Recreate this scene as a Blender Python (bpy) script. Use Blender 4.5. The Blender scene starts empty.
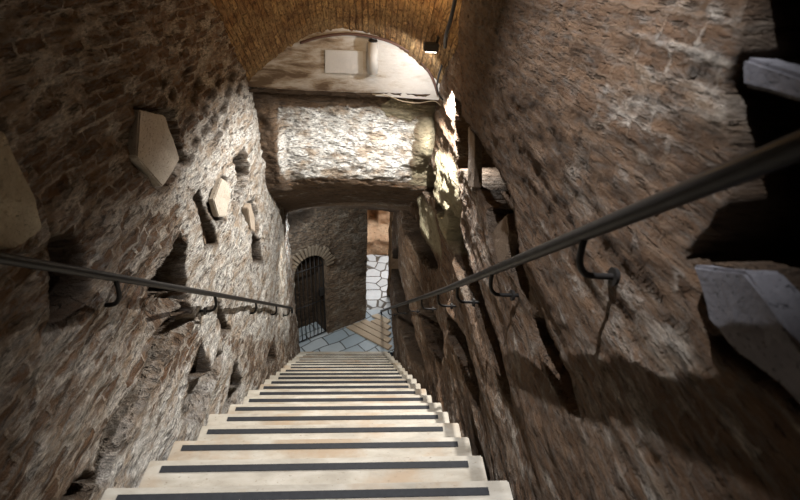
import bpy, bmesh, math, random
import numpy as np
from mathutils import Vector, Matrix
random.seed(5)
S = bpy.context.scene
C = S.collection
R = math.radians

# ------------------------------------------------------------------ camera numbers
F, PITCH, YAW, ROLL = 490.0, R(31.1), R(4.62), R(3.15)
def basis():
    f = np.array([math.sin(YAW)*math.cos(PITCH), math.cos(YAW)*math.cos(PITCH), -math.sin(PITCH)])
    r = np.array([math.cos(YAW), -math.sin(YAW), 0.0]); u = np.cross(r, f)
    c, s = math.cos(ROLL), math.sin(ROLL)
    return c*r+s*u, -s*r+c*u, f
RR, UU, FF = basis()
def ray(x, y): return RR*(x-400)/F + UU*(250-y)/F + FF
def onX(x, y, X0): d = ray(x, y); return d*X0/d[0]
def onY(x, y, Y0): d = ray(x, y); return d*Y0/d[1]
def onZ(x, y, Z0): d = ray(x, y); return d*Z0/d[2]
# the flight: nosing line
SL = R(38.8); T = math.tan(SL); H = .785
def line(y): return -H - y*T
GO, RI = .333*math.cos(SL), .333*math.sin(SL)
Y0 = 1.107
NLAST = 20
ZL = line(Y0+NLAST*GO)          # landing level
XL, XR = -.97, .62              # wall planes

# ------------------------------------------------------------------ vector noise
def _hash(i, j, k):
    n = (i*374761393 + j*668265263 + k*2147483647 + 1013904223) & 0xffffffff
    n = ((n ^ (n >> 13)) * 1274126177) & 0xffffffff
    n = ((n ^ (n >> 16)) * 2246822519) & 0xffffffff
    return ((n ^ (n >> 15)) & 0xffff) / 65535.0
def vnoise(x, y, z):
    xi, yi, zi = np.floor(x).astype(np.int64), np.floor(y).astype(np.int64), np.floor(z).astype(np.int64)
    fx, fy, fz = x-xi, y-yi, z-zi
    fx, fy, fz = [t*t*(3-2*t) for t in (fx, fy, fz)]
    o = 0
    for a in (0, 1):
        for b in (0, 1):
            for c in (0, 1):
                w = (fx if a else 1-fx)*(fy if b else 1-fy)*(fz if c else 1-fz)
                o = o + w*_hash(xi+a, yi+b, zi+c)
    return o*2-1
def fbm(x, y, z, s=1.0, octv=4, seed=0, g=.5):
    o, a, t = 0, 1.0, 0
    for k in range(octv):
        o = o + a*vnoise(x*s+seed*7.3+k*13.1, y*s+seed*3.1, z*s-seed*5.7); t += a; a *= g; s *= 2.03
    return o/t
def ridge(x, y, z, s, octv=3, seed=0):
    o, a, t = 0, 1.0, 0
    for k in range(octv):
        o = o + a*(1-2*np.abs(vnoise(x*s+seed*5.3, y*s+seed, z*s+k*9.7))); t += a; a *= .5; s *= 2.1
    return o/t
def sstep(a, b, x):
    t = np.clip((x-a)/(b-a), 0, 1); return t*t*(3-2*t)
def sdf(px, py, poly):            # signed distance, negative inside
    d = np.full(px.shape, 1e9); ins = np.zeros(px.shape, bool); n = len(poly)
    for i in range(n):
        ax, ay = poly[i]; bx, by = poly[(i+1) % n]
        ex, ey = bx-ax, by-ay; wx, wy = px-ax, py-ay
        t = np.clip((wx*ex+wy*ey)/(ex*ex+ey*ey+1e-12), 0, 1)
        d = np.minimum(d, np.hypot(wx-ex*t, wy-ey*t))
        if ay != by:
            cond = ((ay > py) != (by > py)) & (px < (bx-ax)*(py-ay)/(by-ay)+ax)
            ins ^= cond
    return np.where(ins, -d, d)

# ------------------------------------------------------------------ object helpers
def link(name, me, m=None, parent=None):
    o = bpy.data.objects.new(name, me); C.objects.link(o)
    if m: me.materials.append(m)
    if parent: o.parent = parent
    return o
def thing(name, label, cat, loc=(0,0,0), group=None):
    o = bpy.data.objects.new(name, None); C.objects.link(o); o.location = loc
    o.empty_display_size = .1
    return tag(o, label, cat, group)
def tag(o, label, cat, group=None):
    o['label'] = label; o['category'] = cat; o['kind'] = 'thing'
    if group: o['group'] = group
    return o
def struct(o): o['kind'] = 'structure'; return o
def sheet(name, P, m, attrs=None, closed=False, flip=False, smooth=True):
    nu, nv = P.shape[:2]
    idx = np.arange(nu*nv).reshape(nu, nv)
    a, b, c, d = idx[:-1,:-1], idx[1:,:-1], idx[1:,1:], idx[:-1,1:]
    q = np.stack([a, b, c, d], -1).reshape(-1, 4)
    if flip: q = q[:, ::-1]
    me = bpy.data.meshes.new(name)
    me.vertices.add(nu*nv); me.vertices.foreach_set('co', P.reshape(-1).astype(np.float32))
    me.loops.add(len(q)*4); me.loops.foreach_set('vertex_index', q.reshape(-1).astype(np.int32))
    me.polygons.add(len(q)); me.polygons.foreach_set('loop_start', np.arange(0, len(q)*4, 4, dtype=np.int32))
    me.polygons.foreach_set('loop_total', np.full(len(q), 4, dtype=np.int32))
    me.polygons.foreach_set('use_smooth', np.full(len(q), smooth))
    me.update(calc_edges=True); me.validate()
    if attrs is not None:
        at = me.color_attributes.new('mask', 'FLOAT_COLOR', 'POINT')
        col = np.ones((nu*nv, 4), np.float32)
        for k, arr in enumerate(attrs): col[:, k] = np.clip(arr, 0, 1).reshape(-1)
        at.data.foreach_set('color', col.reshape(-1))
    return link(name, me, m)
def from_bm(name, bm, m, parent=None, smooth=False):
    bmesh.ops.recalc_face_normals(bm, faces=bm.faces)
    me = bpy.data.meshes.new(name); bm.to_mesh(me); bm.free()
    for p in me.polygons: p.use_smooth = smooth
    return link(name, me, m, parent)
def add_box(bm, lo, hi, mat=None):
    vs = [bm.verts.new((x, y, z)) for x in (lo[0], hi[0]) for y in (lo[1], hi[1]) for z in (lo[2], hi[2])]
    if mat is not None:
        for v in vs: v.co = mat @ v.co
    for f in ((0,1,3,2),(4,6,7,5),(0,4,5,1),(2,3,7,6),(0,2,6,4),(1,5,7,3)): bm.faces.new([vs[i] for i in f])
def rough_block(name, lo, hi, m, parent=None, mat=None, cuts=6, amp=.01, freq=8, bevel=.008, seed=0):
    """a box with worn edges and an uneven surface"""
    bm = bmesh.new(); add_box(bm, lo, hi)
    if bevel: bmesh.ops.bevel(bm, geom=bm.edges[:], offset=bevel, segments=2, affect='EDGES', profile=.6)
    L = [e for e in bm.edges if e.calc_length() > .04]
    bmesh.ops.subdivide_edges(bm, edges=L, cuts=cuts, use_grid_fill=True)
    P = np.array([v.co[:] for v in bm.verts]); bmesh.ops.recalc_face_normals(bm, faces=bm.faces); bm.normal_update()
    n = fbm(P[:,0], P[:,1], P[:,2], freq, 3, seed)
    for v, k in zip(bm.verts, n): v.co += v.normal*float(k)*amp
    if mat is not None:
        for v in bm.verts: v.co = mat @ v.co
    return from_bm(name, bm, m, parent, True)
def slab(name, pts, off, m, parent=None, bevel=.004, rough=.006, freq=10, seed=0):
    """solid stone slab: 3D outline pts, thickness vector off, worn"""
    bm = bmesh.new(); off = Vector(off)
    a = [bm.verts.new(Vector(p)) for p in pts]; b = [bm.verts.new(Vector(p)+off) for p in pts]
    bm.faces.new(a); bm.faces.new(b[::-1]); n = len(pts)
    for i in range(n): bm.faces.new((a[i], b[i], b[(i+1)%n], a[(i+1)%n]))
    if bevel: bmesh.ops.bevel(bm, geom=bm.edges[:], offset=bevel, segments=2, affect='EDGES')
    bmesh.ops.triangulate(bm, faces=[f for f in bm.faces if len(f.verts) > 4])
    for _ in range(3):
        L = [e for e in bm.edges if e.calc_length() > .035]
        if L: bmesh.ops.subdivide_edges(bm, edges=L, cuts=1)
        bmesh.ops.triangulate(bm, faces=[f for f in bm.faces if len(f.verts) > 4])
    bmesh.ops.recalc_face_normals(bm, faces=bm.faces); bm.normal_update()
    P = np.array([v.co[:] for v in bm.verts]); k = fbm(P[:,0], P[:,1], P[:,2], freq, 3, seed)
    for v, q in zip(bm.verts, k): v.co += v.normal*float(q)*rough
    return from_bm(name, bm, m, parent, False)
def tube(name, pts, r, m, parent=None, seg=10, smooth_path=False, taper=None):
    pts = [Vector(p) for p in pts]
    if smooth_path:
        out = []
        n = len(pts)
        for i in range(n-1):
            p0, p1, p2, p3 = pts[max(i-1,0)], pts[i], pts[i+1], pts[min(i+2,n-1)]
            for s in range(6):
                t = s/6
                out.append(.5*((2*p1)+(p2-p0)*t+(2*p0-5*p1+4*p2-p3)*t*t+(3*p1-p0-3*p2+p3)*t**3))
        out.append(pts[-1]); pts = out
    bm = bmesh.new(); rings = []; up = None
    for i, p in enumerate(pts):
        d = (pts[min(i+1, len(pts)-1)]-pts[max(i-1, 0)]).normalized()
        if up is None: up = Vector((0,0,1)) if abs(d.z) < .9 else Vector((1,0,0))
        a = d.cross(up).normalized(); b = a.cross(d).normalized(); up = b
        rr = r*(taper[i] if taper else 1)
        rings.append([bm.verts.new(p+(a*math.cos(2*math.pi*k/seg)+b*math.sin(2*math.pi*k/seg))*rr) for k in range(seg)])
    for q, w in zip(rings, rings[1:]):
        for k in range(seg): bm.faces.new((q[k], q[(k+1)%seg], w[(k+1)%seg], w[k]))
    bm.faces.new(rings[0]); bm.faces.new(rings[-1][::-1])
    o = from_bm(name, bm, m, parent, True)
    return o

# ------------------------------------------------------------------ materials
class G:
    def __init__(s, name):
        s.m = bpy.data.materials.new(name); s.m.use_nodes = True; s.t = s.m.node_tree; s.n = s.t.nodes
        s.b = s.n['Principled BSDF']; s.geo = None
    def node(s, kind, **kw):
        n = s.n.new(kind)
        for k, v in kw.items():
            if k in n.inputs.keys():
                if hasattr(v, 'is_output') and v.is_output: s.t.links.new(v, n.inputs[k])
                else: n.inputs[k].default_value = v
            else: setattr(n, k, v)
        return n
    def obj(s): return s.node('ShaderNodeTexCoord').outputs['Object']
    def map(s, v, scale=(1,1,1), rot=(0,0,0), loc=(0,0,0)):
        n = s.node('ShaderNodeMapping'); s.t.links.new(v, n.inputs['Vector'])
        n.inputs['Scale'].default_value = scale; n.inputs['Rotation'].default_value = rot; n.inputs['Location'].default_value = loc
        return n.outputs[0]
    def noise(s, v, scale, detail=4, rough=.6, dist=0):
        n = s.node('ShaderNodeTexNoise', Scale=scale, Detail=detail, Roughness=rough, Distortion=dist); s.t.links.new(v, n.inputs['Vector'])
        return n.outputs['Fac']
    def ramp(s, v, stops):
        n = s.node('ShaderNodeValToRGB'); s.t.links.new(v, n.inputs[0]); e = n.color_ramp.elements
        while len(e) > 1: e.remove(e[-1])
        e[0].position = stops[0][0]; e[0].color = (*stops[0][1], 1) if isinstance(stops[0][1], tuple) else (stops[0][1],)*3+(1,)
        for p, c in stops[1:]:
            k = e.new(p); k.color = (*c, 1) if isinstance(c, tuple) else (c,)*3+(1,)
        return n.outputs['Color']
    def mix(s, f, a, b, mode='MIX'):
        n = s.node('ShaderNodeMix', data_type='RGBA', blend_type=mode)
        for i, v in ((0, f), (6, a), (7, b)):
            if hasattr(v, 'is_output'): s.t.links.new(v, n.inputs[i])
            elif i == 0: n.inputs[0].default_value = v
            else: n.inputs[i].default_value = (*v, 1)
        return n.outputs[2]
    def math(s, op, a, b=0.0, clamp=False):
        n = s.node('ShaderNodeMath', operation=op, use_clamp=clamp)
        for i, v in ((0, a), (1, b)):
            if hasattr(v, 'is_output'): s.t.links.new(v, n.inputs[i])
            else: n.inputs[i].default_value = v
        return n.outputs[0]
    def sep(s, v):
        n = s.node('ShaderNodeSeparateXYZ'); s.t.links.new(v, n.inputs[0]); return n.outputs
    def comb(s, x, y, z):
        n = s.node('ShaderNodeCombineXYZ')
        for i, v in enumerate((x, y, z)):
            if hasattr(v, 'is_output'): s.t.links.new(v, n.inputs[i])
            else: n.inputs[i].default_value = v
        return n.outputs[0]
    def bump(s, h, strength=.5, dist=.02, prev=None):
        n = s.node('ShaderNodeBump', Strength=strength, Distance=dist); s.t.links.new(h, n.inputs['Height'])
        if prev is not None: s.t.links.new(prev, n.inputs['Normal'])
        return n.outputs[0]
    def out(s, col, rough=.85, nrm=None, spec=.25, metal=0):
        for k, v in (('Base Color', col), ('Roughness', rough), ('Specular IOR Level', spec), ('Metallic', metal)):
            if hasattr(v, 'is_output'): s.t.links.new(v, s.b.inputs[k])
            elif k == 'Base Color': s.b.inputs[k].default_value = (*v, 1)
            else: s.b.inputs[k].default_value = v
        if nrm is not None: s.t.links.new(nrm, s.b.inputs['Normal'])
        return s.m

def masonry(name, axes, row=.046, width=.16, brick1=(.20,.105,.06), brick2=(.30,.18,.11), mortar=(.50,.44,.36),
            plaster=(.62,.57,.49), cover=.5, seed=0.0, streak=2.2, bri=.30, flake=1.0):
    """tufa/brick masonry with plaster remains; mask R = plaster and painted lit zones, G = painted recess shade and bare brown rock, B = ochre/green growth"""
    g = G(name); o = g.obj(); s = g.sep(o)
    u, v, w = [s[i] for i in axes]
    base = g.comb(u, v, w)
    warp = g.node('ShaderNodeTexNoise', Scale=9.0, Detail=5.0, Roughness=.7); g.t.links.new(base, warp.inputs['Vector'])
    wv = g.node('ShaderNodeVectorMath', operation='MULTIPLY_ADD')
    g.t.links.new(warp.outputs['Color'], wv.inputs[0]); wv.inputs[1].default_value = (.085, .04, 0); g.t.links.new(base, wv.inputs[2])
    bt = g.node('ShaderNodeTexBrick', Scale=1.0); g.t.links.new(wv.outputs[0], bt.inputs['Vector'])
    bt.inputs['Brick Width'].default_value = width; bt.inputs['Row Height'].default_value = row
    bt.inputs['Mortar Size'].default_value = .010; bt.inputs['Mortar Smooth'].default_value = .8
    bt.inputs['Color1'].default_value = (0, 0, 0, 1); bt.inputs['Color2'].default_value = (1, 1, 1, 1); bt.inputs['Mortar'].default_value = (.5, .5, .5, 1)
    rnd = g.sep(bt.outputs['Color'])[0]
    st = g.map(base, (1, streak, 1), loc=(seed, seed*2, 0))
    n1 = g.noise(st, 2.2, 6, .62, .6)
    n2 = g.noise(st, 9.0, 6, .7, .4)
    n3 = g.noise(g.map(base, (1, streak*1.6, 1)), 34.0, 5, .7)
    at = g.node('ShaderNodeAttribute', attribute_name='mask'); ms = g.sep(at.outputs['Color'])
    # the coat that is left over the bricks; each brick has lost it or kept it as a whole
    mixn = g.math('ADD', g.math('MULTIPLY', n1, .55), g.math('MULTIPLY', n2, .45))
    pl = g.math('ADD', mixn, g.math('MULTIPLY', g.math('SUBTRACT', ms[0], .5), .45))
    pl = g.math('ADD', pl, g.math('MULTIPLY', g.math('SUBTRACT', rnd, .5), bri))
    pl = g.math('ADD', pl, g.math('MULTIPLY', bt.outputs['Fac'], bri*.3))
    plm = g.ramp(pl, [(.56-cover*.16, 0.0), (.66-cover*.16, 1.0)])
    brk = g.mix(rnd, brick1, brick2)
    brk = g.mix(g.math('MULTIPLY', bt.outputs['Fac'], min(.55, bri*2)), brk, mortar)
    brk = g.mix(g.ramp(n2, [(.38, 0.0), (.68, .85)]), brk, tuple(c*.45 for c in brick1))
    pc = g.mix(g.ramp(n3, [(.36, 0.0), (.62, 1.0)]), tuple(c*.42 for c in plaster), tuple(min(1, c*1.25) for c in plaster))
    pc = g.mix(g.ramp(g.noise(st, 5.0, 5, .65), [(.46, 0.0), (.60, .85)]), pc, (plaster[0]*.50, plaster[1]*.39, plaster[2]*.29))
    pc = g.mix(g.ramp(ms[0], [(.15, 1.0), (.85, 0.0)]), pc, g.mix(1.0, pc, (.55,.435,.32), 'MULTIPLY'))  # darker coat outside the plaster mask, the unlit areas put into the colour
    col = g.mix(plm, brk, pc)
    fl = g.noise(g.map(base, (9, 9*streak*1.7, 9), loc=(0, seed, 0)), 1.6, 8, .72, .25)
    col = g.mix(g.ramp(fl, [(.36, .80*flake), (.50, .12*flake), (.58, 0.0)]), col, tuple(c*.30 for c in plaster))
    # pits where flakes have dropped out along the courses
    pits = g.ramp(g.noise(g.map(base, (7, 26, 7), loc=(3, 1, 0)), 1.0, 4, .6, .3), [(.33, 1.0), (.40, 0.0)])
    pits2 = g.ramp(g.noise(g.map(base, (16, 60, 16)), 1.0, 3, .6), [(.33, .9), (.42, 0.0)])
    pit = g.math('MAXIMUM', pits, pits2)
    col = g.mix(g.math('MULTIPLY', pit, .72), col, (.05, .034, .022))
    col = g.mix(g.math('MULTIPLY', ms[1], .92), col, g.mix(n2, (.03,.02,.013), (.11,.075,.05)))  # near-black tone paints shade into the recesses; also tints bare brown rock
    col = g.mix(g.math('MULTIPLY', ms[2], g.ramp(n2, [(.3,.4),(.6,1.0)])), col, g.mix(n1, (.34,.33,.21), (.47,.40,.28)))
    hgt = g.math('ADD', g.math('MULTIPLY', g.math('MULTIPLY', bt.outputs['Fac'], min(1, bri*4)), g.math('SUBTRACT', .45, g.math('MULTIPLY', plm, .38))), g.math('MULTIPLY', plm, .30))
    hgt = g.math('SUBTRACT', hgt, g.math('MULTIPLY', pit, .7))
    hgt = g.math('ADD', hgt, g.math('ADD', g.math('MULTIPLY', n2, .7), g.math('MULTIPLY', fl, .9))); hgt = g.math('ADD', hgt, g.math('MULTIPLY', n3, .55))
    return g.out(col, .88, g.bump(hgt, 1.0, .038), .2)

def stone(name, c1, c2, scale=6, pits=0.0, rough=.8, bump=.5, warm=None, dist=.008):
    g = G(name); o = g.obj(); n = g.noise(o, scale, 6, .65, .3); f = g.noise(o, scale*9, 4, .7)
    col = g.mix(g.ramp(n, [(.3, 0.0), (.7, 1.0)]), c1, c2)
    col = g.mix(g.math('MULTIPLY', f, .35), col, tuple(c*.5 for c in c1))
    h = g.math('ADD', n, g.math('MULTIPLY', f, .5))
    if pits:
        v = g.noise(g.map(o, (1, 1, 2.5)), scale*12, 3, .6)
        p = g.ramp(v, [(.28+pits*.1, 1.0), (.34+pits*.1, 0.0)])
        col = g.mix(g.math('MULTIPLY', p, .6), col, tuple(c*.3 for c in c1)); h = g.math('SUBTRACT', h, p)
    return g.out(col, rough, g.bump(h, bump, dist), .3)

M = {}
M['wall_l'] = masonry('left wall masonry', (1, 2, 0), cover=.50, plaster=(.76,.72,.66), brick1=(.17,.092,.048), brick2=(.27,.16,.09), seed=1.7, bri=.22, mortar=(.30,.235,.17))
M['wall_r'] = masonry('right wall masonry', (1, 2, 0), cover=.25, row=.055, width=.15, plaster=(.60,.55,.49), brick1=(.17,.095,.052), brick2=(.24,.145,.085), mortar=(.30,.24,.18), seed=4.1, bri=.10, flake=.7)
M['gatewall'] = masonry('gate wall masonry', (0, 2, 1), cover=.2, plaster=(.36,.31,.25), brick1=(.17,.11,.07), brick2=(.24,.17,.11), mortar=(.26,.21,.16), seed=2.2, streak=1.2, bri=.15)
M['face'] = masonry('rock face plaster', (0, 2, 1), cover=.0, plaster=(.74,.72,.68), brick1=(.16,.10,.06), brick2=(.24,.16,.10), mortar=(.22,.15,.09), seed=6.2, streak=1.2, bri=0.0, flake=.4)
def vault_mat():
    g = G('vault brick'); s = g.sep(g.obj())
    # courses run down the slope of the vault; the bed joints are stacked round the arc
    ang = g.math('MULTIPLY', g.math('ARCTAN2', g.math('ADD', s[0], .175), g.math('ADD', g.math('ADD', s[2], g.math('MULTIPLY', s[1], T)), H-2.6)), 1.05)
    along = g.math('DIVIDE', s[1], math.cos(SL))
    base = g.comb(along, ang, 0.0)
    wn = g.node('ShaderNodeTexNoise', Scale=3.5, Detail=3.0); g.t.links.new(base, wn.inputs['Vector'])
    wv = g.node('ShaderNodeVectorMath', operation='MULTIPLY_ADD'); g.t.links.new(wn.outputs['Color'], wv.inputs[0]); wv.inputs[1].default_value = (.09,.05,0); g.t.links.new(base, wv.inputs[2])
    bt = g.node('ShaderNodeTexBrick', Scale=1.0); g.t.links.new(wv.outputs[0], bt.inputs['Vector'])
    bt.inputs['Brick Width'].default_value = .15; bt.inputs['Row Height'].default_value = .048; bt.inputs['Mortar Size'].default_value = .007; bt.inputs['Mortar Smooth'].default_value = .5
    bt.inputs['Color1'].default_value = (.26,.13,.05,1); bt.inputs['Color2'].default_value = (.52,.32,.14,1); bt.inputs['Mortar'].default_value = (.13,.075,.035,1)
    n = g.noise(base, 4, 6, .65, .5); f = g.noise(g.map(base, (1,3,1)), 26, 5, .7)
    col = g.mix(g.ramp(n, [(.35,0.0),(.7,.6)]), g.mix(g.ramp(g.noise(base, 11, 7, .75), [(.42,0.0),(.56,.85)]), bt.outputs['Color'], (.16,.085,.04)), (.50,.36,.18))
    col = g.mix(g.ramp(f, [(.38,.9),(.52,0.0)]), col, (.10,.05,.025))
    h = g.math('ADD', g.math('MULTIPLY', bt.outputs['Fac'], -1.6), g.math('ADD', g.math('MULTIPLY', n, .8), g.math('MULTIPLY', f, .7)))
    return g.out(col, .88, g.bump(h, 1.0, .03), .2)
M['vault'] = vault_mat()
def lunette_mat():
    g = G('lunette plaster'); o = g.obj(); n = g.noise(g.map(o, (1, 1, 4.0)), 3.2, 8, .68, .3); f = g.noise(g.map(o, (1,1,3)), 22, 5, .7)
    s = g.sep(o)
    side = g.math('ADD', n, g.math('MULTIPLY', g.math('ADD', s[0], .1), .25))   # lighter towards the right end: lamp light put into the colour
    col = g.ramp(side, [(.28, (.17,.12,.08)), (.38, (.44,.37,.29)), (.46, (.64,.61,.56)), (.58, (.76,.75,.73))])
    ru = g.ramp(g.noise(g.map(o, (1,1,1), loc=(2.3,0,.8)), 2.4, 4, .5), [(.60, 0.0), (.70, .8)])
    col = g.mix(ru, col, (.34,.15,.04))
    col = g.mix(g.math('MULTIPLY', f, .3), col, (.2,.16,.12))
    return g.out(col, .8, g.bump(g.math('ADD', n, g.math('MULTIPLY', f, .5)), .6, .015), .25)
M['lunette'] = lunette_mat()
def tread_mat():
    g = G('travertine tread'); o = g.obj(); inf = g.node('ShaderNodeObjectInfo').outputs['Random']
    ov = g.node('ShaderNodeVectorMath', operation='ADD'); g.t.links.new(o, ov.inputs[0]); g.t.links.new(g.comb(g.math('MULTIPLY', inf, 9.0), inf, 0.0), ov.inputs[1]); o = ov.outputs[0]
    n = g.noise(g.map(o, (1, 2.5, 2)), 4.5, 6, .6, .4); f = g.noise(g.map(o, (1,2,2)), 45, 4, .7)
    col = g.ramp(n, [(.3, (.30,.26,.20)), (.52, (.44,.395,.32)), (.72, (.56,.52,.44))])
    st = g.ramp(g.noise(o, 2.6, 5, .6), [(.52, 0.0), (.66, .75)])
    col = g.mix(st, col, (.37,.26,.16))
    p = g.ramp(f, [(.30, .8), (.38, 0.0)])
    col = g.mix(p, col, (.22,.16,.10))
    return g.out(col, g.ramp(n, [(.3,.45),(.7,.68)]), g.bump(g.math('SUBTRACT', g.math('MULTIPLY', n, .4), p), .35, .004), .35)
M['tread'] = tread_mat()
M['strip'] = stone('black grip tape', (.020,.021,.024), (.035,.036,.040), 60, rough=.75, bump=.3, dist=.001)
M['marble'] = stone('old marble', (.36,.31,.25), (.55,.49,.41), 5, .5, .65, .8)
M['marble_dark'] = stone('weathered slab', (.30,.24,.18), (.45,.38,.31), 5, .5, .75)
M['archbrick'] = stone('brown arch brick', (.15,.11,.075), (.27,.21,.145), 9, .3, .85)
M['terracotta'] = stone('terracotta tile', (.34,.19,.11), (.48,.31,.20), 9, .3, .85)
M['palestone'] = stone('pale grey stone', (.12,.115,.125), (.24,.23,.25), 5, .5, .7, .8)
M['plaque'] = stone('white marble plaque', (.72,.74,.76), (.80,.81,.82), 7, 0, .5, .2)
M['tufa'] = stone('brown tufa', (.15,.10,.065), (.30,.22,.15), 6, .6, .9, 1.0, dist=.03)
M['earthrock'] = stone('orange tufa rock', (.42,.25,.14), (.62,.43,.27), 2.2, .4, .9, 1.0, dist=.05)
M['blocktan'] = stone('tan rock', (.30,.25,.17), (.52,.46,.34), 7, .3, .85, 1.0, dist=.02)
M['wood'] = None
def wood():
    g = G('weathered plank'); o = g.obj(); inf = g.node('ShaderNodeObjectInfo').outputs['Random']
    n = g.noise(g.map(o, (2, 40, 20)), 1.5, 5, .6, .5); b = g.noise(o, 5, 3)
    col = g.mix(n, (.36,.27,.18), (.56,.46,.34)); col = g.mix(g.math('MULTIPLY', inf, .45), col, (.25,.17,.11))
    return g.out(col, .7, g.bump(n, .4, .004), .3)
M['wood'] = wood()
g = G('dark bronze rail'); o_ = g.obj(); n_ = g.noise(o_, 30, 4, .6)
M['rail'] = g.out(g.mix(n_, (.010,.0095,.009), (.022,.019,.017)), g.ramp(n_, [(.3,.38),(.7,.5)]), None, .15, .0)
g = G('forged iron'); M['iron'] = g.out((.030,.027,.025), .6, g.bump(g.noise(g.obj(), 40, 3), .4, .002), .4, .6)
g = G('grey enamel'); M['enamel'] = g.out(g.mix(g.noise(g.obj(), 8, 3), (.55,.54,.52), (.66,.65,.63)), .45, None, .4)
g = G('black cable'); M['cable'] = g.out((.018,.017,.017), .5, None, .4)
g = G('brown cable'); M['cable2'] = g.out((.13,.075,.06), .6, None, .3)
g = G('cream wire'); M['wire'] = g.out((.34,.28,.19), .6, None, .3)
g = G('lamp glass'); M['glass'] = g.out((.9,.9,.88), .3, None, .5)
g.b.inputs['Emission Color'].default_value = (1,.93,.82,1); g.b.inputs['Emission Strength'].default_value = 12
def paving(name, cols, joint, scale, jw, seed):
    g = G(name); o = g.obj(); s = g.sep(o)
    wn = g.node('ShaderNodeTexNoise', Scale=4.0, Detail=3.0); g.t.links.new(o, wn.inputs['Vector'])
    wv = g.node('ShaderNodeVectorMath', operation='MULTIPLY_ADD'); g.t.links.new(wn.outputs['Color'], wv.inputs[0]); wv.inputs[1].default_value = (.05,.05,0); g.t.links.new(g.comb(s[0], s[1], seed), wv.inputs[2])
    ve = g.node('ShaderNodeTexVoronoi', feature='DISTANCE_TO_EDGE', Scale=scale, Randomness=.85); g.t.links.new(wv.outputs[0], ve.inputs['Vector'])
    vc = g.node('ShaderNodeTexVoronoi', feature='F1', Scale=scale, Randomness=.85); g.t.links.new(wv.outputs[0], vc.inputs['Vector'])
    r = g.sep(vc.outputs['Color'])[0]
    n = g.noise(o, 12, 5, .65)
    col = g.mix(r, cols[0], cols[1]); col = g.mix(g.math('MULTIPLY', n, .5), col, tuple(c*.55 for c in cols[0]))
    j = g.ramp(ve.outputs['Distance'], [(jw*.5, 1.0), (jw, 0.0)])
    col = g.mix(j, col, joint)
    return g.out(col, .6, g.bump(g.math('SUBTRACT', g.math('MULTIPLY', n, .4), j), .7, .012), .35)
M['pave_in'] = None
M['pave_out'] = paving('pale crazy paving', ((.50,.49,.47), (.72,.71,.69)), (.10,.08,.06), 3.6, .055, 3.0)
def slab_floor():
    g = G('blue grey flagstones'); o = g.obj()
    r = g.map(o, (1,1,1), (0,0,R(-34)))
    wn = g.node('ShaderNodeTexNoise', Scale=2.0, Detail=2.0); g.t.links.new(o, wn.inputs['Vector'])
    wv = g.node('ShaderNodeVectorMath', operation='MULTIPLY_ADD'); g.t.links.new(wn.outputs['Color'], wv.inputs[0]); wv.inputs[1].default_value = (.12,.12,0); g.t.links.new(r, wv.inputs[2])
    bt = g.node('ShaderNodeTexBrick', Scale=1.0); g.t.links.new(wv.outputs[0], bt.inputs['Vector'])
    bt.inputs['Brick Width'].default_value = .42; bt.inputs['Row Height'].default_value = .24; bt.inputs['Mortar Size'].default_value = .011; bt.inputs['Mortar Smooth'].default_value = .2
    bt.inputs['Color1'].default_value = (.30,.36,.40,1); bt.inputs['Color2'].default_value = (.46,.50,.52,1); bt.inputs['Mortar'].default_value = (.04,.035,.03,1)
    n = g.noise(o, 10, 5, .65)
    col = g.mix(g.math('MULTIPLY', n, .5), bt.outputs['Color'], (.20,.22,.22))
    return g.out(col, .5, g.bump(g.math('ADD', g.math('MULTIPLY', bt.outputs['Fac'], -1.0), g.math('MULTIPLY', n, .4)), .6, .01), .4)
M['pave_in'] = slab_floor()

# ------------------------------------------------------------------ side walls as relief sheets
TRIM = {'wall_left': .03, 'wall_right': .012}
def carve(Yg, Zg, feats, plane, seed):
    """each feature: (outline in image pixels, depth, edge softness, kind); outline lies on the wall plane"""
    dep = np.zeros(Yg.shape); dark = np.zeros(Yg.shape); moss = np.zeros(Yg.shape); pla = np.full(Yg.shape, .5)
    wy = Yg + .014*fbm(Yg, Zg, Yg*0, 9, 3, seed) ; wz = Zg + .014*fbm(Yg, Zg, Yg*0+4, 9, 3, seed+1)
    for pts, depth, soft, kind in feats:
        if plane > 0 and depth < -.3 and pts[0][0] < 700:
            cx = sum(p[0] for p in pts)/len(pts); pts = [(x+.35*math.copysign(min(abs(x-cx), 12), x-cx), y) for x, y in pts]
        poly = [(onX(x, y, plane)[1], onX(x, y, plane)[2]) for x, y in pts]
        ys = [p[0] for p in poly]; zs = [p[1] for p in poly]
        k = (Yg > min(ys)-.3) & (Yg < max(ys)+.3) & (Zg > min(zs)-.3) & (Zg < max(zs)+.3)
        if not k.any(): continue
        s = np.full(Yg.shape, 9.0); s[k] = sdf(wy[k], wz[k], poly)
        m = 1-sstep(-soft, soft*.2, s)
        if depth: dep = np.where(np.abs(depth)*m > np.abs(dep), depth*m, dep)
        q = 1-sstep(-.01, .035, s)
        if 'd' in kind: dark = np.maximum(dark, q)  # recess shade, painted
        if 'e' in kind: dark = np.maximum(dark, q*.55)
        if 'm' in kind: moss = np.maximum(moss, 1-sstep(-.05, .06, s))
        if 'p' in kind: pla = np.maximum(pla, .5+.5*(1-sstep(-.04, .08, s)))
        if 'b' in kind: pla = np.minimum(pla, .5-.5*(1-sstep(-.04, .08, s)))
    return dep, dark, moss, pla

def rock_relief(Y, Z, seed, amp=1.0):
    a = fbm(Y*.8, Z*1.5, Y*0+seed, 2.0, 4, seed)*.030          # broad swells
    b = fbm(Y*.8, Z*2.2, Y*0+seed, 9.0, 4, seed+2)*.018        # along the courses
    c = fbm(Y, Z*2, Y*0+seed, 34.0, 3, seed+3)*.006
    return (a+b+c)*amp

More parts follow.
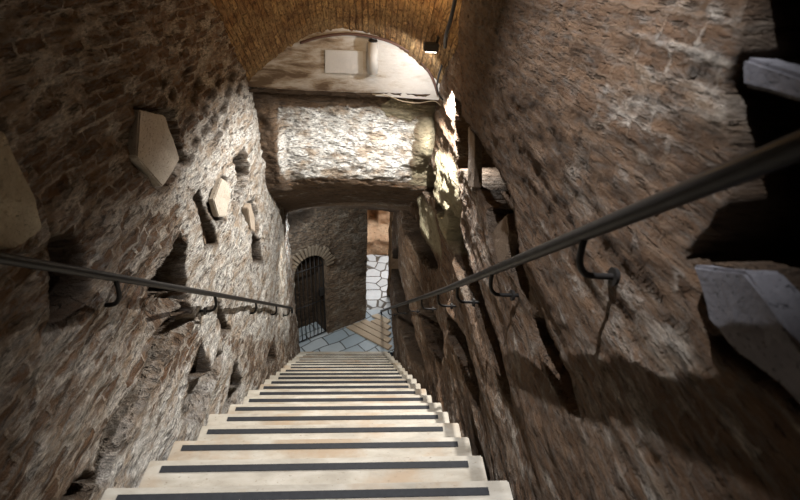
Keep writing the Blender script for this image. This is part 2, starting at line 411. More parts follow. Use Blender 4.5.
LW = [  # left wall, traced
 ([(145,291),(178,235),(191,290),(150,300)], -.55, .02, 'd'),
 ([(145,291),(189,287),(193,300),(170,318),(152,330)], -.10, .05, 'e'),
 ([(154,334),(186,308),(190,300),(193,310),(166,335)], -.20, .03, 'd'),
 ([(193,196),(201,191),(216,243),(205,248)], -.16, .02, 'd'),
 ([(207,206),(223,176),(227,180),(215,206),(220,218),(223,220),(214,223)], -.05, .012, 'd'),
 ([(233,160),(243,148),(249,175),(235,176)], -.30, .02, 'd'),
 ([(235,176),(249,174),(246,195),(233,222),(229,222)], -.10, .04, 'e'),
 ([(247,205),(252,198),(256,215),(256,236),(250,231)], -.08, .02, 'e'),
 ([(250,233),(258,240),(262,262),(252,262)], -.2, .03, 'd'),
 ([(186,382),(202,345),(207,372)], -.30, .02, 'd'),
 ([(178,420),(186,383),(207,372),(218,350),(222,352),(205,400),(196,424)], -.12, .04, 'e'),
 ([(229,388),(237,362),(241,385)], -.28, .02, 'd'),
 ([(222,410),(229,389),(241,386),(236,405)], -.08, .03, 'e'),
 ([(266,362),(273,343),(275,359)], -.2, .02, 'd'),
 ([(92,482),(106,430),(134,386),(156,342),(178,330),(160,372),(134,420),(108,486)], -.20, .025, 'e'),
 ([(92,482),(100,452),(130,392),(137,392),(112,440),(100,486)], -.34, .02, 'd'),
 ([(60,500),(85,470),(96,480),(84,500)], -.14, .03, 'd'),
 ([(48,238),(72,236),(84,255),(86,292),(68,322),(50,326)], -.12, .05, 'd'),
 ([(0,132),(8,150),(24,190),(38,214),(42,238),(20,258),(0,262),(-30,262),(-30,100)], .05, .03, 'p'),  # bright patch at the left edge, its light put into the plaster colour
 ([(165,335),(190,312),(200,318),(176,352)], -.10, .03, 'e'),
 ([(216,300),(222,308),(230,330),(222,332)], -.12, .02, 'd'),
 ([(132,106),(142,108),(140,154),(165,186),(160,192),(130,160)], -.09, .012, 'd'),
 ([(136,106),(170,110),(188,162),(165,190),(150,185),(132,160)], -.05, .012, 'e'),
 # bare brown band high up, plaster low; lit and unlit areas put into the colour
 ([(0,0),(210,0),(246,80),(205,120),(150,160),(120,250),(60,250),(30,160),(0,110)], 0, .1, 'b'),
 ([(250,80),(205,110),(175,190),(200,330),(295,340),(290,200),(262,150)], 0, .1, 'p'),  # lit area of the left wall, painted whiter
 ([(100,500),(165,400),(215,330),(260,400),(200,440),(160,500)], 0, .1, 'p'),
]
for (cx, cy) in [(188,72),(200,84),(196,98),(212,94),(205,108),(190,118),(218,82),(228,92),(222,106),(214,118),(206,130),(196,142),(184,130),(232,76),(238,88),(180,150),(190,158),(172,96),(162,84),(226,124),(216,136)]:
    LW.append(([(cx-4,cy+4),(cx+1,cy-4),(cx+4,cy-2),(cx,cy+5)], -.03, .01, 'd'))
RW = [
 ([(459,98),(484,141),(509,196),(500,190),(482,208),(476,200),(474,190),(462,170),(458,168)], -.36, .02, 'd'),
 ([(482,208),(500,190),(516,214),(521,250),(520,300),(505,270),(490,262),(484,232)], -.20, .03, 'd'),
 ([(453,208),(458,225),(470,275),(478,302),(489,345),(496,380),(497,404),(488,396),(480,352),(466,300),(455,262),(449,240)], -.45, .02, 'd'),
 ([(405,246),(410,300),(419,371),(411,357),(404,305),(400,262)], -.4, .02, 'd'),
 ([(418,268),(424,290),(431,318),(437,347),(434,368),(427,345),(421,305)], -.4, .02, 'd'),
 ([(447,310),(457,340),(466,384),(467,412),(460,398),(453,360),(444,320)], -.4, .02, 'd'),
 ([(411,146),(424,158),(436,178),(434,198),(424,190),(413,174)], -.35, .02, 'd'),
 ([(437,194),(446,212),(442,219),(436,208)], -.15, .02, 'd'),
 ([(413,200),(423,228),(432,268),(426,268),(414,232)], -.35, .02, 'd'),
 ([(523,316),(536,312),(548,345),(562,375),(575,417),(562,410),(543,371),(526,338)], -.12, .03, 'e'),  # shadow by the rail bracket, carved and darkened into the wall
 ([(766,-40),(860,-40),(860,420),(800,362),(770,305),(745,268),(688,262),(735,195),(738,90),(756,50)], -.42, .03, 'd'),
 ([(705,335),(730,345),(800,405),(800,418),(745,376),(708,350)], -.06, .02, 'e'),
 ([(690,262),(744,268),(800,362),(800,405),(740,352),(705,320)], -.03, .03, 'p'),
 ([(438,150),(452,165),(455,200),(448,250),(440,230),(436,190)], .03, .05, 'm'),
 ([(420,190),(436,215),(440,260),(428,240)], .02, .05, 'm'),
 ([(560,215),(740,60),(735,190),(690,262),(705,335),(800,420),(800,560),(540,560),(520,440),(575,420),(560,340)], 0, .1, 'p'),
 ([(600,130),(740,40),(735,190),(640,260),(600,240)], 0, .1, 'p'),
 ([(445,50),(456,60),(460,118),(450,122),(443,100)], 0, .05, 'p'),  # lamp glare on the wall, painted as paler plaster
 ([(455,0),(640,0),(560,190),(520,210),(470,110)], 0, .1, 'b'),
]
def side_wall(name, sign, feats, plane, basef, y0, y1, ny, nz, ztop, zbot, mat, seed, amp=1.0, strat=None):
    Yv = y0+(y1-y0)*np.linspace(0, 1, ny); V = np.linspace(0, 1, nz)
    Y = np.repeat(Yv[:,None], nz, 1); Z = zbot(Y)+(ztop(Y)-zbot(Y))*V[None]
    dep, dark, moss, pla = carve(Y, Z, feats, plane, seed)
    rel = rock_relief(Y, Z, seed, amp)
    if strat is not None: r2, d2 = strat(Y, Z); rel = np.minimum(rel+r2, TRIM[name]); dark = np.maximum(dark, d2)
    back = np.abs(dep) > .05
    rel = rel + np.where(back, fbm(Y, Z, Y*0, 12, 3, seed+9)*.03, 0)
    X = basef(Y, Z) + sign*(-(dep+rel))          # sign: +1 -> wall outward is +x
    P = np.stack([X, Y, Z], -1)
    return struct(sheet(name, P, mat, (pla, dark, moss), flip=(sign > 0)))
zb = lambda Y: np.maximum(line(Y)-.45, ZL-.12)
zt = lambda Y: np.maximum(line(Y)+3.62, -3.4)
def baseL(Y, Z):
    return np.full(Y.shape, XL) - .15*np.clip((Y-4.1)/2.2, 0, 1)
def baseR(Y, Z):
    up = sstep(-1.06, -.97, Z)*(1-sstep(3.0, 3.08, Y))*sstep(.1, 2.8, Y)       # the smooth upper coat stands forward of the niched rock
    x = .635 - up*(.035+.075*sstep(-.95, -.25, Z)) + .03*sstep(3.0, 3.1, Y)
    x = x - .20*np.clip((Y-2.6)/3.7, 0, 1)**1.15
    return x
def stratR(Y, Z):
    # leaning ribs of rock left between the cut niches
    k = (1-sstep(-1.15, -1.0, Z))*sstep(1.0, 1.6, Y)
    r = ridge(Y*.35, Z*1.5, Y*0, 3.0, 3, 3)
    return k*(r-1)*.035, k*.55*sstep(.1, -.35, r)
def stratL(Y, Z):
    k = sstep(1.2, 2.0, Y)*(1-sstep(-1.2, -.9, Z))
    r = ridge(Y*.4, Z*1.5, Y*0, 3.2, 3, 8)
    return k*r*.022, k*.3*sstep(-.15, -.5, r)
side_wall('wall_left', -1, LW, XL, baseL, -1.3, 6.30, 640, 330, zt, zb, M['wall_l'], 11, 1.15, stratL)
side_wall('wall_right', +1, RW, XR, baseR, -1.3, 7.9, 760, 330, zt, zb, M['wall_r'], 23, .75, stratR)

# back wall behind the top of the stairs
bm = bmesh.new(); add_box(bm, (-1.1,-1.32,-1.4), (.8,-1.2,4.6)); struct(from_bm('wall_back', bm, M['wall_l']))

# barrel vault, sloping with the flight
def arch(x): return 3.19+.43*(1-((x+.175)/.80)**2)
nx, ny = 150, 330
Xg = np.linspace(-1.06, .78, nx); Yg = np.linspace(-1.3, 4.22, ny)
Xv, Yv = np.meshgrid(Xg, Yg, indexing='ij')
hv = arch(Xv) + fbm(Xv, Yv, Xv*0, 3, 3, 5)*.03 + fbm(Xv*3.5, Yv*.8, Xv*0, 14, 3, 6)*.022
P = np.stack([Xv, Yv, line(Yv)+hv], -1)
struct(sheet('ceiling', P, M['vault'], (Xv*0, Xv*0, Xv*0)))

# lunette: solid plastered wall closing the vault, standing on a rough ledge
LB = -1.01
bm = bmesh.new()
nx, nz, LY = 90, 40, 4.17
xs = np.linspace(-1.06, .74, nx); 
Xv = np.repeat(xs[:,None], nz, 1); top = (line(LY)+arch(Xv)+.08); Zv = (LB-.035*(Xv+.2))+(top-LB)*np.linspace(0,1,nz)[None]
Yv = LY + fbm(Xv, Zv, Xv*0, 4, 4, 3)*.012 - .012*sstep(.16,.0,Zv-LB)
struct(sheet('wall_lunette', np.stack([Xv, Yv, Zv], -1), M['lunette'], (Xv*0,Xv*0,Xv*0)))
# rock face under the lunette and the soffit of the low passage behind it (one cut rock mass)
nx, nv = 190, 260
xs = np.linspace(-1.15, .80, nx); vs = np.linspace(0, 1, nv)
Xv = np.repeat(xs[:,None], nv, 1); V = np.repeat(vs[None], nx, 0)
# profile: (Y, Z) along v
pv = np.array([0, .06, .10, .16, .30, .45, .55, .62, .75, .88, 1.0])
py = np.array([4.14, 4.17, 4.34, 4.40, 4.50, 4.56, 4.62, 4.72, 5.10, 5.75, 7.7])
pz = np.array([LB+.02, LB-.02, -1.03, -1.16, -1.45, -1.75, -1.93, -2.08, -2.38, -2.80, -3.85])
Yp = np.interp(V, pv, py); Zp = np.interp(V, pv, pz)
xc = (Xv+.17)/.78
archdrop = .07*np.clip(np.abs(xc), 0, 1.3)**3
Zp = Zp - archdrop*sstep(.5, .75, V) 
n1 = fbm(Xv, Yp, Zp, 3.2, 4, 41); n2 = fbm(Xv, Yp, Zp*1.6, 12, 4, 42); n3 = fbm(Xv, Yp, Zp, 40, 3, 43)
rough = n1*.06+n2*.022+n3*.007
# the corbel of rock at the upper right and the broken rock at the upper left
corb = np.exp(-(((Xv-.55)/.11)**2+((Zp+1.50)/.20)**2))
lft = (1-sstep(-.86, -.76, Xv+.03*n2))*sstep(.08,.12,V)*(1-sstep(.62,.7,V))
hole = np.exp(-(((Xv-.34+.15*n1)/.24)**2+((Zp+1.19+.1*n2)/.115)**2))
Yp = Yp - rough - .20*corb - .10*lft - .03*hole
Zp = Zp + rough*.8*sstep(.55,.7,V)
hole = np.where(np.abs(V-.27) < .2, hole, 0)
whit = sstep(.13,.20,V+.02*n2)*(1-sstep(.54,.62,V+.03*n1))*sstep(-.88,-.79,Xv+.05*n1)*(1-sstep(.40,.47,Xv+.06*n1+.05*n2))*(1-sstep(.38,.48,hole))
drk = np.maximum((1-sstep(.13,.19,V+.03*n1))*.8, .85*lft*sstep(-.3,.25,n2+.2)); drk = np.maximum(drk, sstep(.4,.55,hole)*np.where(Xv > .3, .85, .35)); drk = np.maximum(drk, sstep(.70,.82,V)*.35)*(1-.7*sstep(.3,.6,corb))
pla = np.where(whit > .02, .2+whit*.8, 0) ; pla = np.maximum(pla, .55*sstep(.56,.64,V))
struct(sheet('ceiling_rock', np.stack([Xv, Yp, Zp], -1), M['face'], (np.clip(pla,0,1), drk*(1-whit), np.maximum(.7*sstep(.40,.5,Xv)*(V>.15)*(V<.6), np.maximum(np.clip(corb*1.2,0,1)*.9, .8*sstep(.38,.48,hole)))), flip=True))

# ------------------------------------------------------------------ stair flight
st = thing('stone_staircase', 'long straight flight of cream travertine steps with black grip strips', 'staircase', (0, Y0, ZL))
def rel(v): return Vector(v)-Vector((0, Y0, ZL))
lend = [.0,.01,-.012,.012,-.05,-.01,.015,-.02,.02,.0,-.02,.01,.0,.015,-.01,.0,.01,0,0,0,0,0,0]
for k in range(-5, NLAST+1):
    yn = Y0+k*GO; z = line(yn)
    j = k % len(lend)
    fr_ = max(0, (k-5)/15.0); fr_ = fr_**1.15
    x0, x1 = -.915+lend[j]-.20*fr_, .537+random.uniform(-.012,.012)-.135*fr_
    mat = Matrix.Translation(rel((0,0,0)))
    bm = bmesh.new()
    # tread slab with a rounded nosing over a riser block
    add_box(bm, (x0, yn-GO-.03, z-.035), (x1, yn, z))
    bmesh.ops.bevel(bm, geom=[e for e in bm.edges], offset=.006, segments=3, affect='EDGES')
    add_box(bm, (x0+.012, yn-GO-.03, z-RI-.10 if k < NLAST else z-.2), (x1-.012, yn-.018, z-.034))
    for v in bm.verts: v.co += rel((0,0,0))
    s_ = from_bm('step', bm, M['tread'], st, False)
    if k < NLAST:
        a = -.86+(.02*math.sin(k*2.1))-.12*fr_; b = .462+.012*math.sin(k*3.7)-(.03 if k > 6 else 0)-.13*fr_
        a = max(a, x0+.035)
        bm = bmesh.new(); add_box(bm, (a, yn-.062, z+.0005), (b, yn-.030, z+.003))
        bmesh.ops.bevel(bm, geom=bm.edges[:], offset=.001, segments=1, affect='EDGES')
        for v in bm.verts: v.co += rel((0,0,0))
        from_bm('grip_strip', bm, M['strip'], s_)

# ------------------------------------------------------------------ landing, passage, gate wall
YE = Y0+NLAST*GO
A = np.array([-1.62, 6.10]); B = np.array([.01, 7.19])
ux = (B-A)/np.linalg.norm(B-A); WL = float(np.linalg.norm(B-A)); nn = np.array([ux[1], -ux[0]])   # towards the landing
def relief_floor(name, x0, x1, y0, y1, m, z, amp, n=90):
    X, Yy = np.meshgrid(np.linspace(x0,x1,n), np.linspace(y0,y1,n), indexing='ij')
    Z = z + fbm(X, Yy, X*0, 5, 3, 2)*amp
    return struct(sheet(name, np.stack([X,Yy,Z],-1), m))
relief_floor('floor', -1.8, .75, YE-.02, 7.45, M['pave_in'], ZL-.004, .004)
relief_floor('floor_passage', -1.4, 2.2, 7.45, 10.2, M['pave_out'], ZL-.006, .012)
# gate wall
s_off = float(np.linalg.norm(np.array([-1.35,6.28])-A))
nu, nv = 220, 230
U, Zg = np.meshgrid(np.linspace(0, WL, nu), np.linspace(ZL-.1, -2.7, nv), indexing='ij')
gs0, gs1, gtop = .27+s_off, .83+s_off, -4.11
gc = (gs0+gs1)/2; gr = (gs1-gs0)/2
poly = [(gs0, ZL-.3), (gs1, ZL-.3)] + [(gc+gr*math.cos(t), gtop-gr+gr*math.sin(t)) for t in np.linspace(0, math.pi, 14)]
wob = fbm(U, Zg, U*0, 8, 3, 77)*.012
sd = sdf(U+wob, Zg+wob, poly)
dep = .42*(1-sstep(-.02, .004, sd))
brk = [(.0,-3.95),(.14+s_off,-3.70),(.50+s_off,-3.58),(.72+s_off,-3.52),(.66+s_off,-3.05),(0,-2.6)]
sd2 = sdf(U+wob*3, Zg+wob*3, brk); dep2 = .38*(1-sstep(-.04,.01,sd2))
D = -np.maximum(dep, dep2) + fbm(U, Zg, U*0, 3, 4, 71)*.03 + fbm(U, Zg*1.5, U*0, 14, 4, 72)*.02
# rough stones to the left of the door, smoother coat to the right
D += (1-sstep(.9+s_off, 1.05+s_off, U))*fbm(U, Zg*2, U*0, 20, 3, 73)*.014
P = np.stack([A[0]+ux[0]*U+nn[0]*D, A[1]+ux[1]*U+nn[1]*D, Zg], -1)
dk = np.maximum(1-sstep(-.03,.01,sd), (1-sstep(-.03,.01,sd2)))  # shade painted into the doorway and the broken recess
ringd = np.maximum(0, 1-np.abs(sd-.09)/.05)*(Zg > gtop-gr-.1)*.0
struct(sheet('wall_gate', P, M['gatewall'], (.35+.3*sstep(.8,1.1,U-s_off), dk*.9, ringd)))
# return of that wall along the passage
Yr = np.linspace(7.19, 10.1, 60); Zr = np.linspace(ZL-.1, -2.4, 70)
Yv, Zv = np.meshgrid(Yr, Zr, indexing='ij'); Xv = .01-.14*(Yv-7.19)+fbm(Yv*0, Yv, Zv, 4, 4, 4)*.03
Xv[0,:] = P[-1,:,0][np.linspace(0,nv-1,70).astype(int)]
struct(sheet('wall_passage', np.stack([Xv,Yv,Zv],-1), M['gatewall'], (Xv*0+.5,Xv*0,Xv*0)))
# radial bricks round the door head
ring = thing('brick_door_arch', 'arch of thin radial bricks round the head of the dark low doorway', 'brick arch', (A[0]+ux[0]*gc, A[1]+ux[1]*gc, gtop-gr))
NV = 19
for i in range(NV):
    t = math.pi*(i+.5)/NV + .0
    if t < .0: continue
    rx = math.cos(t); rz = math.sin(t)
    bm = bmesh.new(); add_box(bm, (gr+.006, -.03, -.019), (gr+.165+random.uniform(-.02,.02), .045, .019))
    bmesh.ops.bevel(bm, geom=bm.edges[:], offset=.004, segments=2, affect='EDGES')
    for v in bm.verts:
        r_, d_, w_ = v.co; uu = rx*r_-rz*w_; zz = rz*r_+rx*w_
        v.co = Vector((ux[0]*uu+nn[0]*d_, ux[1]*uu+nn[1]*d_, zz))
    from_bm('arch_brick', bm, M['archbrick'], ring)
# iron gate standing in the doorway
gate = thing('iron_gate', 'narrow arched iron bar gate closing the dark doorway at the foot of the stairs', 'gate', (A[0]+ux[0]*gc, A[1]+ux[1]*gc, ZL))
def gp(s, z, d=-.05): return Vector((ux[0]*s+nn[0]*d, ux[1]*s+nn[1]*d, z))
hh = gtop-gr-ZL; wr = gr-.02
fr = [gp(-wr, .03)]+[gp(-wr, hh*q) for q in (.5,1)]+[gp(wr*math.cos(t), hh+wr*math.sin(t)) for t in np.linspace(math.pi, 0, 13)[1:-1]]+[gp(wr, hh*q) for q in (1,.5)]+[gp(wr, .03)]
tube('gate_frame', fr, .013, M['iron'], gate, 8)
for i in range(6):
    s = -wr+2*wr*(i+1)/7; top = hh+math.sqrt(max(0, wr*wr-s*s))
    tube('bar', [gp(s, .03), gp(s, top*.5), gp(s, top)], .0075, M['iron'], gate, 8)
for z in (.04, .75, hh): tube('cross_bar', [gp(-wr, z, -.044), gp(wr, z, -.044)], .010, M['iron'], gate, 8)
bm = bmesh.new(); add_box(bm, (wr-.09, -.07, .86), (wr-.01, -.02, 1.0))
for v in bm.verts: v.co = gp(v.co.x, v.co.z, v.co.y)
lk = from_bm('lock_box', bm, M['iron'], gate)

# boardwalk
d0 = np.array([.785, -.62]); d0 /= np.linalg.norm(d0); e0 = np.array([-d0[1], d0[0]])
bw = thing('boardwalk', 'low boardwalk of weathered wooden planks between the flagstones and the bright passage', 'boardwalk', (-.45, 6.98, ZL))
for i in range(5):
    o0 = np.array([-.45, 6.98])+e0*(.135*i) ; 
    # start where the gate wall is, end at the right jamb
    def hit_wall(o):   # along -d to the wall plane
        t = ((A-o)@nn)/(d0@nn); return t
    t0 = hit_wall(o0)+.05 if i < 3 else None
    if t0 is None: t0 = (.05-o0[0])/d0[0]+.02*i
    t1 = (.40-o0[0])/d0[0]
    if t0 > t1-.1: continue
    pts = []
    p = [o0+d0*t0, o0+d0*t1, o0+e0*.118+d0*t1, o0+e0*.118+d0*(t0+.05)]
    bm = bmesh.new(); lo = [bm.verts.new((q[0]+.45, q[1]-6.98, .002)) for q in p]; hi = [bm.verts.new((q[0]+.45, q[1]-6.98, .04+.004*(i%2))) for q in p]
    bm.faces.new(hi); bm.faces.new(lo[::-1])
    for a_ in range(4): bm.faces.new((lo[a_], lo[(a_+1)%4], hi[(a_+1)%4], hi[a_]))
    bmesh.ops.bevel(bm, geom=bm.edges[:], offset=.005, segments=2, affect='EDGES')
    from_bm('plank', bm, M['wood'], bw)

# far rock at the end of the passage
nx, nz = 130, 130
Xv, Zv = np.meshgrid(np.linspace(-1.5, 2.3, nx), np.linspace(ZL-.1, -2.3, nz), indexing='ij')
Yv = 9.75 + fbm(Xv, Zv, Xv*0, 1.6, 4, 91)*.18 + fbm(Xv, Zv*1.8, Xv*0, 6, 4, 92)*.08 - .35*(1-sstep(-5.5,-5.25,Zv+.08*fbm(Xv,Zv,Xv*0,3,2,5)))
nich = 1-sstep(-.02,.04,np.maximum(np.abs(Xv-.13)-.09, np.abs(Zv+5.03)-.2))
Yv += .35*nich
struct(sheet('wall_far', np.stack([Xv,Yv,Zv],-1), M['earthrock'], (Xv*0,nich,Xv*0)))
# outer side of the passage
Yv, Zv = np.meshgrid(np.linspace(7.85, 10.1, 50), np.linspace(ZL-.1, -2.4, 60), indexing='ij')
Xv = .42+1.6*sstep(7.85, 8.4, Yv)+fbm(Yv*0, Yv, Zv, 4, 4, 14)*.05
struct(sheet('wall_outer', np.stack([Xv,Yv,Zv],-1), M['earthrock'], (Xv*0,Xv*0,Xv*0)))

# ------------------------------------------------------------------ handrails
def handrail(label, x, wx, px0, px1, ys, yend, drift=0.0):
    """px0/px1: two points of the rail in the photo, on the plane of the rail"""
    a = onX(*px0, x); b = onX(*px1, x); sl = (b[2]-a[2])/(b[1]-a[1])
    zz = lambda y: a[2]+sl*(y-a[1])
    dr = lambda y: drift*max(0, (y-2.6)/3.7)
    t = thing('handrail', label, 'handrail', (x, 1.0, zz(1.0)), None)
    q = lambda X_, Y_, Z_: (X_-x+dr(Y_), Y_-1.0, Z_-zz(1.0))
    s = 1 if wx > x else -1
    pts = [q(x, -.9, zz(-.9))]+[q(x, y, zz(y)) for y in np.linspace(0, yend-.1, 24)]+[q(x, yend-.03, zz(yend-.03)-.003), q(x, yend, zz(yend)-.03), q(x, yend, zz(yend)-.075)]
    tube('rail', pts, .0185 if s > 0 else .0148, M['rail'], t, 14)
    for y in ys:
        z = zz(y)
        P_ = [q(x, y, z-.012), q(x, y, z-.05), q(x+s*.005, y, z-.085), q(x+s*.02, y, z-.11), q(x+s*.045, y, z-.122), q(wx+s*.02, y, z-.124)]
        br = tube('bracket', P_, .0085, M['rail'], t, 10, True)
        bm = bmesh.new(); bmesh.ops.create_cone(bm, cap_ends=True, segments=20, radius1=.024, radius2=.022, depth=.012, matrix=Matrix.Translation(q(wx-s*.012, y, z-.124)) @ Matrix.Rotation(R(90), 4, 'Y'))
        from_bm('wall_plate', bm, M['iron'], br)
    return t
handrail('dark metal handrail fixed to the left wall', -.885, XL+.0, (0,258), (295,308), [-.2,.62,1.48,2.38,3.26,4.04,4.75], 4.95, -.06)
handrail('dark metal handrail fixed to the right wall, passing close by the viewer', .515, XR+.01, (800,146), (390,312), [.3,.98,1.64,2.22,2.75,3.35,4.1,5.0,6.1,7.3], 7.5, -.165)

# ------------------------------------------------------------------ loose stones and slabs in the walls
def px_slab(name, label, cat, pts, x, thick, m, group=None, seed=1, dx=None, rough=.006):
    P_ = [Vector(onX(a, b, x+(dx[i] if dx else 0))) for i, (a, b) in enumerate(pts)]
    c = sum(P_, Vector())/len(P_)
    o = slab(name, [p-c for p in P_], (thick, 0, 0), m, None, .006, rough, 9, seed)
    o.location = c
    return tag(o, label, cat, group)
px_slab('marble_slab', 'broken five-sided slab of marble fixed flat on the upper left brick wall', 'stone slab', [(140,110),(165,116),(173,138),(180,160),(163,187),(137,157)], XL+.02, -.045, M['marble'], seed=3)
px_slab('jamb_block', 'pale tan block at the left edge of the view, added for the lit niche jamb', 'stone block', [(-34,112),(2,132),(22,188),(38,214),(41,228),(22,246),(-34,258)], XL+.062, -.13, M['blocktan'], seed=15, rough=.022)  # pale block added in place of a lit niche jamb
px_slab('closing_slab', 'small pale marble slab upright in the left wall beside a dark upright slot', 'stone slab', [(214,200),(222,178),(228,182),(231,195),(226,217),(219,217)], XL+.035, -.04, M['marble'], seed=4)
px_slab('closing_slab', 'brown stone fragment set on edge in the left wall, nearest the rock face', 'stone slab', [(248,208),(251,203),(255,218),(255,232),(251,229)], XL+.03, -.05, M['marble_dark'], seed=5)
px_slab('closing_slab', 'narrow upright brown tile standing inside the top niche of the right wall', 'stone slab', [(468,126),(475,134),(474,188),(468,187)], .63, .05, M['tufa'], seed=6)
px_slab('closing_slab', 'leaning slab inside the niche of the right wall just above the handrail', 'stone slab', [(490,236),(498,222),(507,213),(510,232),(505,264),(490,262)], .66, .05, M['tufa'], seed=7)
px_slab('stone_lintel', 'pale stone lintel across the big dark niche at the upper right edge', 'lintel', [(740,55),(830,84),(830,112),(742,86)], .615, .12, M['palestone'], seed=8)
px_slab('leaning_slab', 'large pale slab leaning below the big dark niche at the right edge', 'stone slab', [(690,264),(744,270),(768,305),(830,392),(830,440),(742,352),(706,322)], .60, .07, M['palestone'], seed=9, rough=.01)
px_slab('tufa_block', 'upright brown tufa block filling the slot in the lit part of the left wall', 'stone block', [(198,214),(206,211),(216,243),(205,247)], XL-.05, -.10, M['tufa'], seed=12)

# lunette fittings
def on_lun(x, y, d=.0): return Vector(onY(x, y, LY-d))
P_ = [on_lun(*p, .018) for p in ((325,50),(363,51),(363,74),(325,73))]; c = sum(P_, Vector())/4
o = slab('marble_plaque', [p-c for p in P_], (0,.03,0), M['plaque'], None, .002, .001, 10, 2); o.location = c
tag(o, 'blank white rectangular marble plaque on the arched end wall', 'plaque')
lp = on_lun(373, 42, .05)
lamp = thing('wall_lamp', 'short white cylindrical fitting hanging on the arched end wall beside the plaque', 'lamp', lp)
def cyl(name, p0, p1, r, m, parent, seg=24):
    p0, p1 = Vector(p0), Vector(p1); d = p1-p0
    bm = bmesh.new(); bmesh.ops.create_cone(bm, cap_ends=True, segments=seg, radius1=r, radius2=r, depth=d.length, matrix=Matrix.Translation((p0+p1)/2) @ d.to_track_quat('Z','Y').to_matrix().to_4x4())
    bmesh.ops.bevel(bm, geom=[e for e in bm.edges if len(e.link_faces)==2 and e.calc_face_angle(0) > 1], offset=r*.15, segments=2, affect='EDGES')
    return from_bm(name, bm, m, parent, True)
cyl('lamp_body', (0,0,0), (0,0,-.24), .042, M['enamel'], lamp)
cyl('mounting_arm', (0,.0,-.03), (0,.055,-.03), .012, M['iron'], lamp)
cyl('lamp_cap', (0,0,.018), (0,0,0), .036, M['iron'], lamp)
arc = [on_lun(*p, .02) for p in ((300,43),(320,37),(345,34),(368,36),(388,41),(405,49),(418,58),(428,70),(434,82),(438,95))]
c = arc[0].copy()
tag(tube('arch_cable', [p-c for p in arc], .011, M['cable2'], None, 8, True), 'brown cable clipped along the curve of the arched end wall', 'cable').location = c
w_ = [on_lun(*p, .035) for p in ((372,94),(388,96),(402,101),(418,103),(434,101),(441,106))]; c = w_[0].copy()
tag(tube('thin_wire', [p-c for p in w_], .004, M['wire'], None, 6, True), 'thin cream wire drooping along the ledge below the arched end wall', 'wire').location = c
# spot lamp on its bracket under the vault
sp = Vector(onY(432, 47, 3.75))
spot = thing('spotlight', 'small black spotlight box hung under the vault at the right end of the arch', 'spotlight', sp)
bm = bmesh.new(); add_box(bm, (-.06,-.045,-.028), (.045,.045,.028)); bmesh.ops.bevel(bm, geom=bm.edges[:], offset=.006, segments=2, affect='EDGES'); from_bm('lamp_housing', bm, M['iron'], spot)
cyl('swivel_arm', (.03,0,.02), (.06,.0,.15), .010, M['iron'], spot, 12)
bm = bmesh.new(); add_box(bm, (-.045,-.03,-.034), (.03,.03,-.027)); from_bm('lens', bm, M['glass'], spot)
c1 = [Vector(onX(*p, .50)) for p in ((460,-30),(455,0),(450,22),(446,36))]+[Vector(onY(445,47,3.72))]; c = c1[0].copy()
tag(tube('power_cable', [p-c for p in c1], .013, M['cable'], None, 8, True), 'black power cable running along the top of the right wall to the spotlight', 'cable').location = c
c1 = [Vector(onY(*p, 3.95)) for p in ((445,50),(443,62),(439,75),(437,88),(441,98),(447,101))]; c = c1[0].copy()
tag(tube('hanging_cable', [p-c for p in c1], .008, M['cable'], None, 8, True), 'thin black cable dangling from the spotlight down beside the bright wall', 'cable').location = c

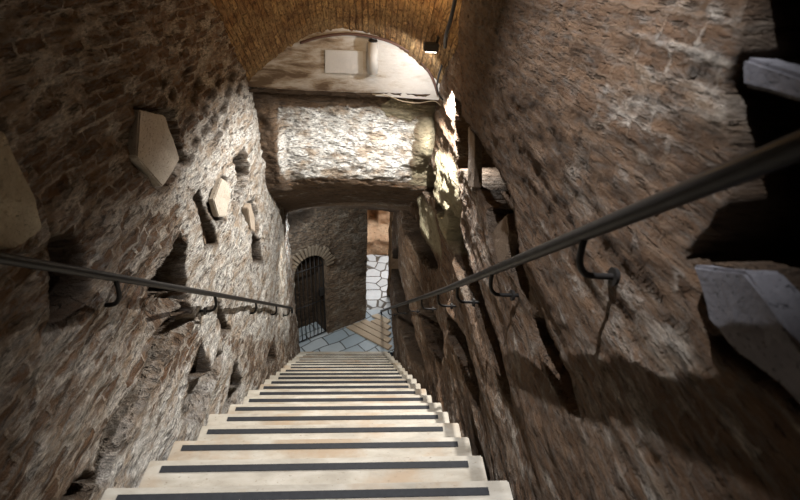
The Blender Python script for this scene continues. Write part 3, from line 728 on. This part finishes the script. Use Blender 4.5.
# ------------------------------------------------------------------ light
def lamp_(kind, name, loc, energy, col, target=None, **kw):
    d = bpy.data.lights.new(name, kind); d.energy = energy; d.color = col
    for k, v in kw.items(): setattr(d, k, v)
    o = bpy.data.objects.new(name, d); C.objects.link(o); o.location = loc
    if target is not None: o.rotation_euler = (Vector(target)-Vector(loc)).to_track_quat('-Z','Y').to_euler()
    return o
lamp_('SPOT', 'arch_lamp', (.42, 3.80, -.64), 9.5, (1,.98,.95), (.12, 4.3, -1.05), spot_size=R(140), spot_blend=.5, shadow_soft_size=.02)
lamp_('SPOT', 'vault_spot', (.02, 1.15, 1.45), 440, (.93,.95,1), (.30, 1.55, -2.4), spot_size=R(58), spot_blend=.7, shadow_soft_size=.012)
lamp_('SPOT', 'niche_spot', (.57, 3.62, -.82), 360, (1,.97,.92), (.10, 3.38, -2.2), spot_size=R(144), spot_blend=.45, shadow_soft_size=.02)
lamp_('POINT', 'vault_glow', (.15, 3.4, -.16), 9, (1,.64,.32), shadow_soft_size=.05)
lamp_('POINT', 'rear_warm_fill', (-.1, -.7, 1.3), 5, (1,.80,.58), shadow_soft_size=.2)  # unseen warm fill light added behind the camera
lamp_('SPOT', 'soffit_fill', (-.72, 4.95, -2.75), 60, (1,.93,.82), (.35, 5.6, -5.0), spot_size=R(140), spot_blend=.5, shadow_soft_size=.03)  # unseen light added under the soffit to brighten the right and gate walls
lamp_('AREA', 'daylight_passage', (.7, 8.9, -2.4), 190, (.86,.93,1), (.5, 8.6, -5.8), shape='RECTANGLE', size=2.2, size_y=1.8)
lamp_('AREA', 'daylight_landing', (-.9, 5.9, -3.2), 12, (.75,.88,1), (-.4, 6.7, -5.8), shape='RECTANGLE', size=.3, size_y=.3)
w = bpy.data.worlds.new('World'); S.world = w; w.use_nodes = True
w.node_tree.nodes['Background'].inputs['Color'].default_value = (.55,.62,.75,1); w.node_tree.nodes['Background'].inputs['Strength'].default_value = .015

# ------------------------------------------------------------------ camera
cd = bpy.data.cameras.new('Camera'); cam = bpy.data.objects.new('Camera', cd); C.objects.link(cam)
cd.sensor_width = 36; cd.lens = F/800*36; cd.clip_start = .02
m3 = Matrix(((RR[0],UU[0],-FF[0]),(RR[1],UU[1],-FF[1]),(RR[2],UU[2],-FF[2])))
cam.matrix_world = m3.to_4x4()
cd.dof.use_dof = True; cd.dof.focus_distance = 3.6; cd.dof.aperture_fstop = 3.6
S.camera = cam
S.view_settings.view_transform = 'Standard'; S.view_settings.look = 'None'
S.view_settings.exposure = 0; S.view_settings.gamma = 1; S.view_settings.use_curve_mapping = False
